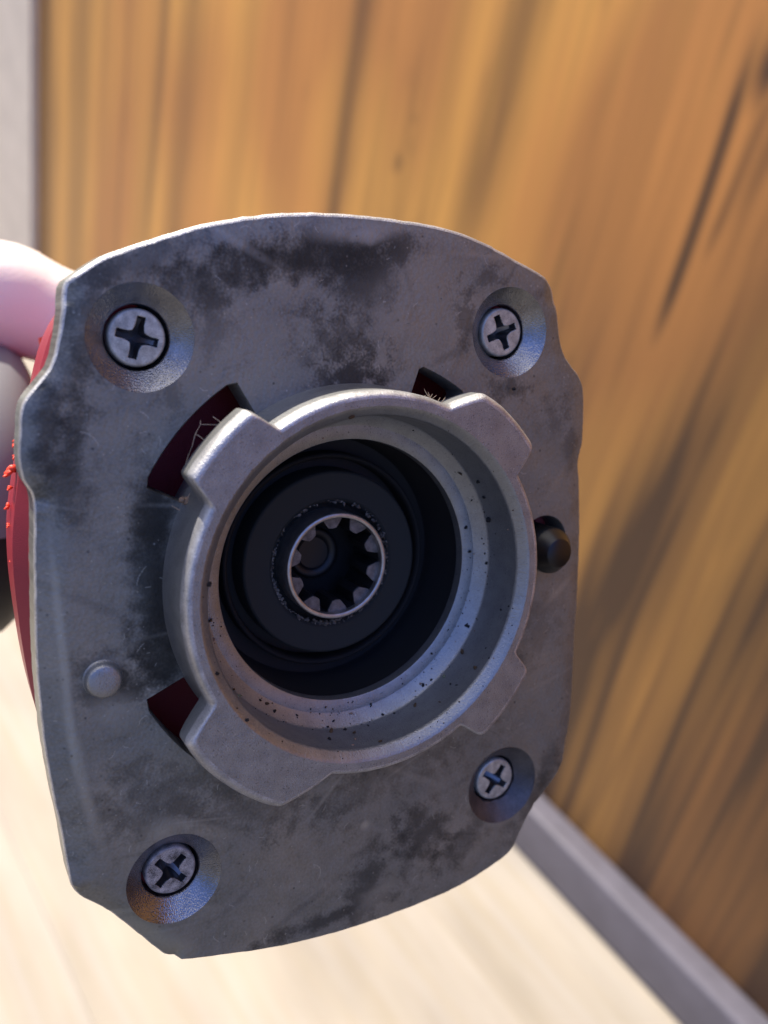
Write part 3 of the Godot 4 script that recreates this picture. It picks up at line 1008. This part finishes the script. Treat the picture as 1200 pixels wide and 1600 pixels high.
func build_housing() -> void:
	var half := [0.0, 1.78, 0.9, 1.66, 1.27, 1.52, 1.42, 1.33, 1.53, 1.0, 1.63, 0.65, 1.70, 0.3, 1.705, -0.05, 1.67, -0.5, 1.58, -0.95, 1.46, -1.35, 1.15, -1.85, 0.6, -2.02, 0.0, -2.06]
	var flat := []
	for i in half.size() / 2:
		flat.append_array([half[2 * i], half[2 * i + 1]])
	for i in range(half.size() / 2 - 2, 0, -1):
		flat.append_array([-half[2 * i], half[2 * i + 1]])
	var n := 160
	var loop := by_angle(flat, n)
	var pl := PackedFloat32Array()
	for e in edge_pts:
		pl.append(e)
	var plate_loop := by_angle(edge_pts, n)
	var rings := []
	var spec := [
		# z, blend plate->body, scale
		[-0.50, 0.0, -0.78], [-0.50, 0.0, 0.86], [-0.21, 0.0, 0.87], [-0.196, 0.0, 0.88], [-0.196, 0.0, 0.965], [-0.21, 0.0, 0.98], [-0.30, 0.25, 0.975], [-0.36, 0.5, 0.975], [-0.42, 0.85, 1.0], [-0.62, 1.0, 1.0], [-0.95, 1.0, 0.985],
		[-1.2, 1.0, 0.955], [-1.4, 1.0, 0.90], [-1.55, 1.0, 0.82], [-1.7, 1.0, 0.7], [-2.2, 1.0, 0.63], [-4.6, 1.0, 0.60], [-4.9, 1.0, 0.52], [-5.0, 1.0, 0.01],
	]
	for s in spec:
		var ring := PackedVector3Array()
		for i in n:
			var p: Vector2
			if s[2] < 0.0:
				p = loop[i].normalized() * -s[2]
			else:
				p = plate_loop[i].lerp(loop[i], s[1]) * s[2]
			ring.append(v(p.x, p.y, s[0]))
		rings.append(ring)
	var st := new_st()
	bands(st, rings, [1, 2, 3, 3, 3, 3, 4, 5, 6, 7, 8, 8, 9, 9, 9, 9, 9, 9], true, true)
	var o := mi("red_housing", done(st), mats.red, tool_root)
	# melted curls of plastic on the edge
	for q in [[-1.615, 0.79, 0.022, -0.5], [-1.65, 0.655, 0.036, -0.5], [-1.63, 0.72, 0.014, -0.5], [-1.668, 0.56, 0.013, -0.52], [-1.685, 0.46, 0.016, -0.55], [-1.69, 0.36, 0.011, -0.55], [-1.69, 0.18, 0.012, -0.55], [-1.685, 0.05, 0.009, -0.55]]:
		var fs := new_st()
		for k in 4:
			lump(fs, v(q[0] - q[2] * 0.35 * k, q[1] - q[2] * 0.25 * k, q[3] + 0.01 * k), U * q[2] * (1.0 - 0.2 * k), Color.WHITE, Vector3(1.3, 0.8, 0.6))
		mi("melted_flake", done(fs), mats.flake, o)
	# red release tab showing over the grip
	var tb := new_st()
	tube(tb, [v(-1.22, 1.30, -2.3), v(-1.20, 1.20, -2.3), v(-1.12, 1.08, -2.25), v(-0.9, 1.0, -2.2)], U * 0.05, U * 0.09, 12)
	mi("release_tab", done(tb), mats.flake, o)
	# dark grip: a thick rounded cylinder lying across behind the housing
	var gs := new_st()
	var grip := []
	var prof := [Vector2(0.0, -0.6), Vector2(0.66, -0.6), Vector2(0.7, -1.15), Vector2(1.0, -1.18), Vector2(1.16, -1.25), Vector2(1.25, -1.36), Vector2(1.28, -1.5), Vector2(1.28, -2.4), Vector2(1.25, -2.42), Vector2(1.25, -2.48), Vector2(1.28, -2.5), Vector2(1.28, -4.8), Vector2(1.2, -5.0), Vector2(0.0, -5.05)]
	var lower := []
	for q in prof:
		for part in 2:
			var ring := PackedVector3Array()
			for i in 49:
				var t := deg_to_rad(-8.0 + 196.0 * i / 48.0) if part == 0 else deg_to_rad(188.0 + 164.0 * i / 48.0)
				var lean := -0.13 * (1.0 - sin(t)) * (1.0 if q.y > -1.6 else 0.5)
				var r: float = q.x * (1.0 if part == 0 else 0.985)
				ring.append(v(q.y + lean, r * sin(t), -4.0 + r * cos(t)))
			(grip if part == 0 else lower).append(ring)
	var gg := [3, 4, 1, 1, 1, 1, 1, 2, 2, 2, 1, 1, 3]
	bands(gs, grip, gg, false, false)
	mi("rubber_grip", done(gs), mats.rubber, tool_root)
	var ls := new_st()
	bands(ls, lower, gg, false, false)
	var lw := mi("grip_underside", done(ls), mats.black, tool_root)
	lw.set_meta("label", "black lower half of the grip")

# ------------------------------------------------------------------ hand
func build_hand() -> void:
	var bones := []      # a, b, ra, rb
	var add := func(pts: Array, radii: Array) -> void:
		for i in pts.size() - 1:
			bones.append([pts[i], pts[i + 1], radii[i], radii[i + 1]])
	var on := func(x: float, deg: float, r: float) -> Vector3:
		return Vector3(x, r * cos(deg_to_rad(deg)), -4.0 - r * sin(deg_to_rad(deg)))
	# thumb lies along the top of the grip and dips behind the plate
	add.call([Vector3(-4.3, 2.1, -4.0), Vector3(-2.9, 1.9, -3.95), Vector3(-1.30, 1.61, -3.95), Vector3(-0.66, 1.34, -3.85), Vector3(-0.38, 1.2, -3.8)], [0.55, 0.44, 0.385, 0.345, 0.29])
	# palm
	add.call([Vector3(-5.6, 2.5, -4.0), Vector3(-4.0, 2.15, -3.9)], [0.75, 0.62])
	add.call([Vector3(-5.4, 2.4, -4.4), Vector3(-2.7, 1.95, -4.5)], [0.7, 0.45])
	add.call([Vector3(-5.4, 2.4, -4.6), Vector3(-3.5, 1.95, -4.9)], [0.7, 0.45])
	add.call([Vector3(-5.6, 2.3, -4.6), Vector3(-4.4, 1.75, -5.1)], [0.7, 0.45])
	# fingers over the far side of the grip
	for f in [[-2.55, 1.0], [-3.25, 1.06], [-3.95, 1.0], [-4.6, 0.85]]:
		var r: float = 0.36 * f[1]
		add.call([on.call(f[0] - 0.15, 18.0, 1.75), on.call(f[0], 55.0 * f[1], 1.68), on.call(f[0] + 0.02, 100.0 * f[1], 1.64), on.call(f[0] + 0.05, 132.0 * f[1], 1.6)], [r * 1.15, r, r * 0.9, r * 0.75])
	# wrist and forearm
	add.call([Vector3(-5.4, 2.45, -4.3), Vector3(-6.6, 2.75, -4.3), Vector3(-10.0, 3.6, -4.4)], [0.85, 0.95, 1.5])
	var lo := Vector3(-10.8, -1.9, -6.6)
	var hi := Vector3(0.3, 4.6, -2.3)
	var cell := 0.105
	var nx := int((hi.x - lo.x) / cell)
	var ny := int((hi.y - lo.y) / cell)
	var nz := int((hi.z - lo.z) / cell)
	var sd := PackedFloat32Array()
	sd.resize(nx * ny * nz)
	sd.fill(9.0)
	var acc := PackedFloat32Array()      # sum of exp(-k d): a smooth minimum over all bones
	acc.resize(nx * ny * nz)
	var kk := 9.0
	for b in bones:
		var pa: Vector3 = b[0]
		var pb: Vector3 = b[1]
		var m: float = maxf(b[2], b[3]) + 0.45
		var l := ((pa.min(pb) - Vector3.ONE * m - lo) / cell).floor()
		var u := ((pa.max(pb) + Vector3.ONE * m - lo) / cell).ceil()
		var ab := pb - pa
		var len2 := ab.length_squared()
		for x in range(maxi(0, int(l.x)), mini(nx, int(u.x) + 1)):
			for y in range(maxi(0, int(l.y)), mini(ny, int(u.y) + 1)):
				for z in range(maxi(0, int(l.z)), mini(nz, int(u.z) + 1)):
					var p := lo + Vector3(x, y, z) * cell
					var t := clampf((p - pa).dot(ab) / len2, 0.0, 1.0)
					var d: float = p.distance_to(pa + ab * t) - lerpf(b[2], b[3], t)
					if d < 0.6:
						acc[(x * ny + y) * nz + z] += exp(-kk * d)
	for i in sd.size():
		if acc[i] > 0.0:
			sd[i] = -log(acc[i]) / kk
	var vert := {}
	var st := new_st()
	var pos := PackedVector3Array()
	var corner := [[0, 0, 0], [1, 0, 0], [0, 1, 0], [1, 1, 0], [0, 0, 1], [1, 0, 1], [0, 1, 1], [1, 1, 1]]
	var edges := [[0, 1], [2, 3], [4, 5], [6, 7], [0, 2], [1, 3], [4, 6], [5, 7], [0, 4], [1, 5], [2, 6], [3, 7]]
	for x in nx - 1:
		for y in ny - 1:
			for z in nz - 1:
				var i0 := (x * ny + y) * nz + z
				if absf(sd[i0]) > 0.4:
					continue
				var d := []
				var inside := 0
				for c in corner:
					var q: float = sd[((x + c[0]) * ny + y + c[1]) * nz + z + c[2]]
					d.append(q)
					if q < 0.0:
						inside += 1
				if inside == 0 or inside == 8:
					continue
				var sum := Vector3.ZERO
				var cnt := 0
				for e in edges:
					if (d[e[0]] < 0.0) != (d[e[1]] < 0.0):
						var t: float = d[e[0]] / (d[e[0]] - d[e[1]])
						var c0 := Vector3(corner[e[0]][0], corner[e[0]][1], corner[e[0]][2])
						var c1 := Vector3(corner[e[1]][0], corner[e[1]][1], corner[e[1]][2])
						sum += c0.lerp(c1, t)
						cnt += 1
				vert[i0] = pos.size()
				pos.append((lo + (Vector3(x, y, z) + sum / cnt) * cell) * U)
	var sx := ny * nz
	var sy := nz
	for x in range(1, nx - 1):
		for y in range(1, ny - 1):
			for z in range(1, nz - 1):
				var i0 := (x * ny + y) * nz + z
				if absf(sd[i0]) > 0.4:
					continue
				for ax in 3:
					var step: int = [sx, sy, 1][ax]
					var s1: int = [sy, 1, sx][ax]
					var s2: int = [1, sx, sy][ax]
					if (sd[i0] < 0.0) == (sd[i0 + step] < 0.0):
						continue
					var q := [i0 - s1 - s2, i0 - s2, i0, i0 - s1]
					if not (vert.has(q[0]) and vert.has(q[1]) and vert.has(q[2]) and vert.has(q[3])):
						continue
					var a := pos[vert[q[0]]]
					var b := pos[vert[q[1]]]
					var c := pos[vert[q[2]]]
					var e := pos[vert[q[3]]]
					if sd[i0] < 0.0:
						tri(st, a, c, b, 1)
						tri(st, a, e, c, 1)
					else:
						tri(st, a, b, c, 1)
						tri(st, a, c, e, 1)
	var o := mi("hand", done(st), mats.skin, self)
	o.transform = tool_root.transform
	tag(o, "sunlit bare hand holding the tool behind the plate, thumb over its dark grip", "hand")

# ------------------------------------------------------------------ setting
func box(lo: Vector3, hi: Vector3, bevel: float) -> ArrayMesh:
	# a box along x with its long upper and lower edges rounded in the y-z section
	var st := new_st()
	var sec := []
	var steps := 4
	for c in [[hi.z, hi.y, 0.0], [lo.z, hi.y, 90.0], [lo.z, lo.y, 180.0], [hi.z, lo.y, 270.0]]:
		var cz: float = c[0] - bevel * (1.0 if c[0] == hi.z else -1.0)
		var cy: float = c[1] - bevel * (1.0 if c[1] == hi.y else -1.0)
		for k in steps + 1:
			var t := deg_to_rad(c[2] + 90.0 * k / steps)
			sec.append(Vector2(cz + bevel * cos(t), cy + bevel * sin(t)))
	var a := PackedVector3Array()
	var b := PackedVector3Array()
	for q in sec:
		a.append(Vector3(lo.x, q.y, q.x))
		b.append(Vector3(hi.x, q.y, q.x))
	bands(st, [a, b], [1], true, false)
	for i in range(1, sec.size() - 1):
		tri(st, a[0], a[i], a[i + 1], 2)
		tri(st, b[0], b[i + 1], b[i], 2)
	return done(st)

func quad_uv(st: SurfaceTool, p: Array, uv: Array, n: Vector3) -> void:
	for i in [0, 2, 1, 0, 3, 2]:
		st.set_normal(n)
		st.set_uv(uv[i])
		st.add_vertex(p[i])

func build_setting() -> void:
	var ground := Node3D.new()
	ground.name = "floor"
	ground.set_meta("kind", "structure")
	add_child(ground)
	var slab := BoxMesh.new()
	slab.size = Vector3(60, 0.1, 60)
	var sl := mi("floor_slab", slab, mats.base, ground)  # unseen dark ground right of the boards, added to cut bounced light
	sl.position = Vector3(0, -0.058, 0)
	# pale boards laid along the wall
	var z := WALL_Z + 0.0
	var k := 0
	var shifts := [-0.9, -1.4, -1.0, -1.3, -0.95, -1.2, -1.1]
	while k < 7:
		var z1 := z + (0.40 if k == 0 else 0.24)
		for piece in 2:
			var x0: float = -3.4 if piece == 0 else shifts[k] - 0.1
			var x1: float = shifts[k] - 0.102 if piece == 0 else -0.05  # boards end just out of view to bare the dark slab
			var st := new_st()
			var u := rng.randf()
			var w := rng.randf()
			var g := 0.00015
			var y0 := -0.008
			var p := [Vector3(x0 + g, 0, z1 - g), Vector3(x1 - g, 0, z1 - g), Vector3(x1 - g, 0, z + g), Vector3(x0 + g, 0, z + g)]
			quad_uv(st, p, [Vector2(u, w), Vector2(u + (x1 - x0) * 0.45, w), Vector2(u + (x1 - x0) * 0.45, w + (z1 - z) * 1.6), Vector2(u, w + (z1 - z) * 1.6)], Vector3.UP)
			for e in 4:
				var a: Vector3 = p[e]
				var b: Vector3 = p[(e + 1) % 4]
				quad_uv(st, [Vector3(a.x, y0, a.z), Vector3(b.x, y0, b.z), b, a], [Vector2(u, w), Vector2(u + 0.1, w), Vector2(u + 0.1, w + 0.01), Vector2(u, w + 0.01)], (b - a).cross(Vector3.UP).normalized() * -1.0)
			mi("floor_board", st.commit(), mats.floor, ground)
		z = z1
		k += 1
	# wooden wall
	var wall := MeshInstance3D.new()
	var ws := new_st()
	var zb := WALL_Z - 0.04
	var p2 := [Vector3(WX0, 0, WALL_Z), Vector3(WX1, 0, WALL_Z), Vector3(WX1, WH, WALL_Z), Vector3(WX0, WH, WALL_Z)]
	var q2 := [Vector3(WX0, 0, zb), Vector3(WX1, 0, zb), Vector3(WX1, WH, zb), Vector3(WX0, WH, zb)]
	var t2 := [Vector2(0, 1), Vector2(1, 1), Vector2(1, 0), Vector2(0, 0)]
	quad_uv(ws, p2, t2, Vector3(0, 0, 1))
	quad_uv(ws, [q2[1], q2[0], q2[3], q2[2]], t2, Vector3(0, 0, -1))
	quad_uv(ws, [p2[3], p2[2], q2[2], q2[3]], [Vector2(0, 0.02), Vector2(1, 0.02), Vector2(1, 0), Vector2(0, 0)], Vector3.UP)
	var x3 := WX1 + 2.6
	quad_uv(ws, [Vector3(WX1, 0, WALL_Z), Vector3(x3, 0, WALL_Z), Vector3(x3, WH, WALL_Z), Vector3(WX1, WH, WALL_Z)], [Vector2(1, 1), Vector2(-0.13, 1), Vector2(-0.13, 0), Vector2(1, 0)], Vector3(0, 0, 1))
	quad_uv(ws, [Vector3(WX1, WH, WALL_Z), Vector3(x3, WH, WALL_Z), Vector3(x3, WH, zb), Vector3(WX1, WH, zb)], [Vector2(0, 0.02), Vector2(1, 0.02), Vector2(1, 0), Vector2(0, 0)], Vector3.UP)
	quad_uv(ws, [Vector3(x3, 0, zb), Vector3(WX1, 0, zb), Vector3(WX1, WH, zb), Vector3(x3, WH, zb)], t2, Vector3(0, 0, -1))
	wall.mesh = ws.commit()
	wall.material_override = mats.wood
	wall.name = "wooden_wall"
	add_child(wall)
	tag(wall, "tall honey brown wooden wall with dark upright grain behind the tool", "wall")
	# grey strip along its foot
	var strip := mi("skirting_strip", box(Vector3(WX0, 0.0005, WALL_Z + 0.0005), Vector3(WX1 + 2.6, 0.05, WALL_Z + 0.0265), 0.004), mats.strip, self)
	tag(strip, "grey painted skirting strip along the foot of the wooden wall", "skirting")
	# white wall beyond the left end of the wood
	var ww := mi("white_wall", box(Vector3(-4.6, 0, WALL_Z - 0.06), Vector3(WX0 - 0.002, WH + 0.3, WALL_Z + 0.012), 0.006), mats.white, self)
	tag(ww, "plain off-white wall beyond the left end of the wood", "wall")

# ------------------------------------------------------------------ scene
func _ready() -> void:
	rng.seed = 20
	var cam := Camera3D.new()
	cam.name = "camera"
	cam.fov = 59.49
	cam.near = 0.01
	cam.far = 200.0
	var lens := CameraAttributesPhysical.new()
	lens.frustum_focal_length = 30.63
	lens.frustum_focus_distance = 0.107
	lens.frustum_near = 0.01
	lens.frustum_far = 200.0
	lens.exposure_aperture = 20.0
	cam.attributes = lens
	cam.fov = 59.49
	cam.transform = Transform3D(Basis(Vector3(0.59206, 0.18908, -0.7834), Vector3(-0.49704, 0.85085, -0.17028), Vector3(0.63436, 0.4902, 0.59773)).orthonormalized(), Vector3(0, CAM_H, 0))
	add_child(cam)
	cam.make_current()
	var we := WorldEnvironment.new()
	we.name = "environment"
	var env := Environment.new()
	env.background_mode = Environment.BG_SKY
	var sky := Sky.new()
	var sm := ProceduralSkyMaterial.new()
	sm.sky_top_color = Color(0.37, 0.50, 0.83)
	sm.sky_horizon_color = Color(0.50, 0.53, 0.55)
	sm.sky_curve = 0.22
	sm.ground_bottom_color = Color(0.35, 0.33, 0.30)
	sm.ground_horizon_color = Color(0.45, 0.44, 0.42)
	sm.sky_energy_multiplier = 1.0
	sm.sun_angle_max = 80.0
	sm.sun_curve = 0.55
	sky.sky_material = sm
	env.sky = sky
	env.tonemap_mode = Environment.TONE_MAPPER_LINEAR
	env.tonemap_exposure = 1.5
	env.sdfgi_enabled = true
	env.ssao_enabled = true
	env.ssil_enabled = true
	we.environment = env
	add_child(we)
	var sun := DirectionalLight3D.new()
	sun.name = "sun"
	sun.light_energy = 1.6
	sun.light_color = Color(1.0, 0.955, 0.89)
	sun.light_angular_distance = 0.5
	sun.shadow_enabled = true
	add_child(sun)
	sun.look_at_from_position(Vector3(-0.58, 0.78, 0.13) * 10.0, Vector3.ZERO, Vector3.UP)
	make_materials()
	mats.sink_dark = mats.sink.duplicate()
	mats.sink_dark.albedo_color = Color(0.72, 0.72, 0.74)
	mats.sink_dark.roughness = 0.6
	build_setting()
	tool_root = Node3D.new()
	tool_root.name = "power_tool"
	add_child(tool_root)
	tool_root.transform = Transform3D(Basis(Vector3(0.192696, 0.035272, -0.980624), Vector3(-0.364613, 0.930376, -0.038183), Vector3(0.911003, 0.364906, 0.19214)).orthonormalized(), Vector3(-0.068009, CAM_H - 0.060829, -0.061025))
	tag(tool_root, "red power tool head with worn grey metal plate, lugged collar and splined drive socket", "power tool")
	build_plate()
	build_screws()
	build_collar()
	build_socket()
	build_pin()
	build_grit()
	build_housing()
	build_hand()
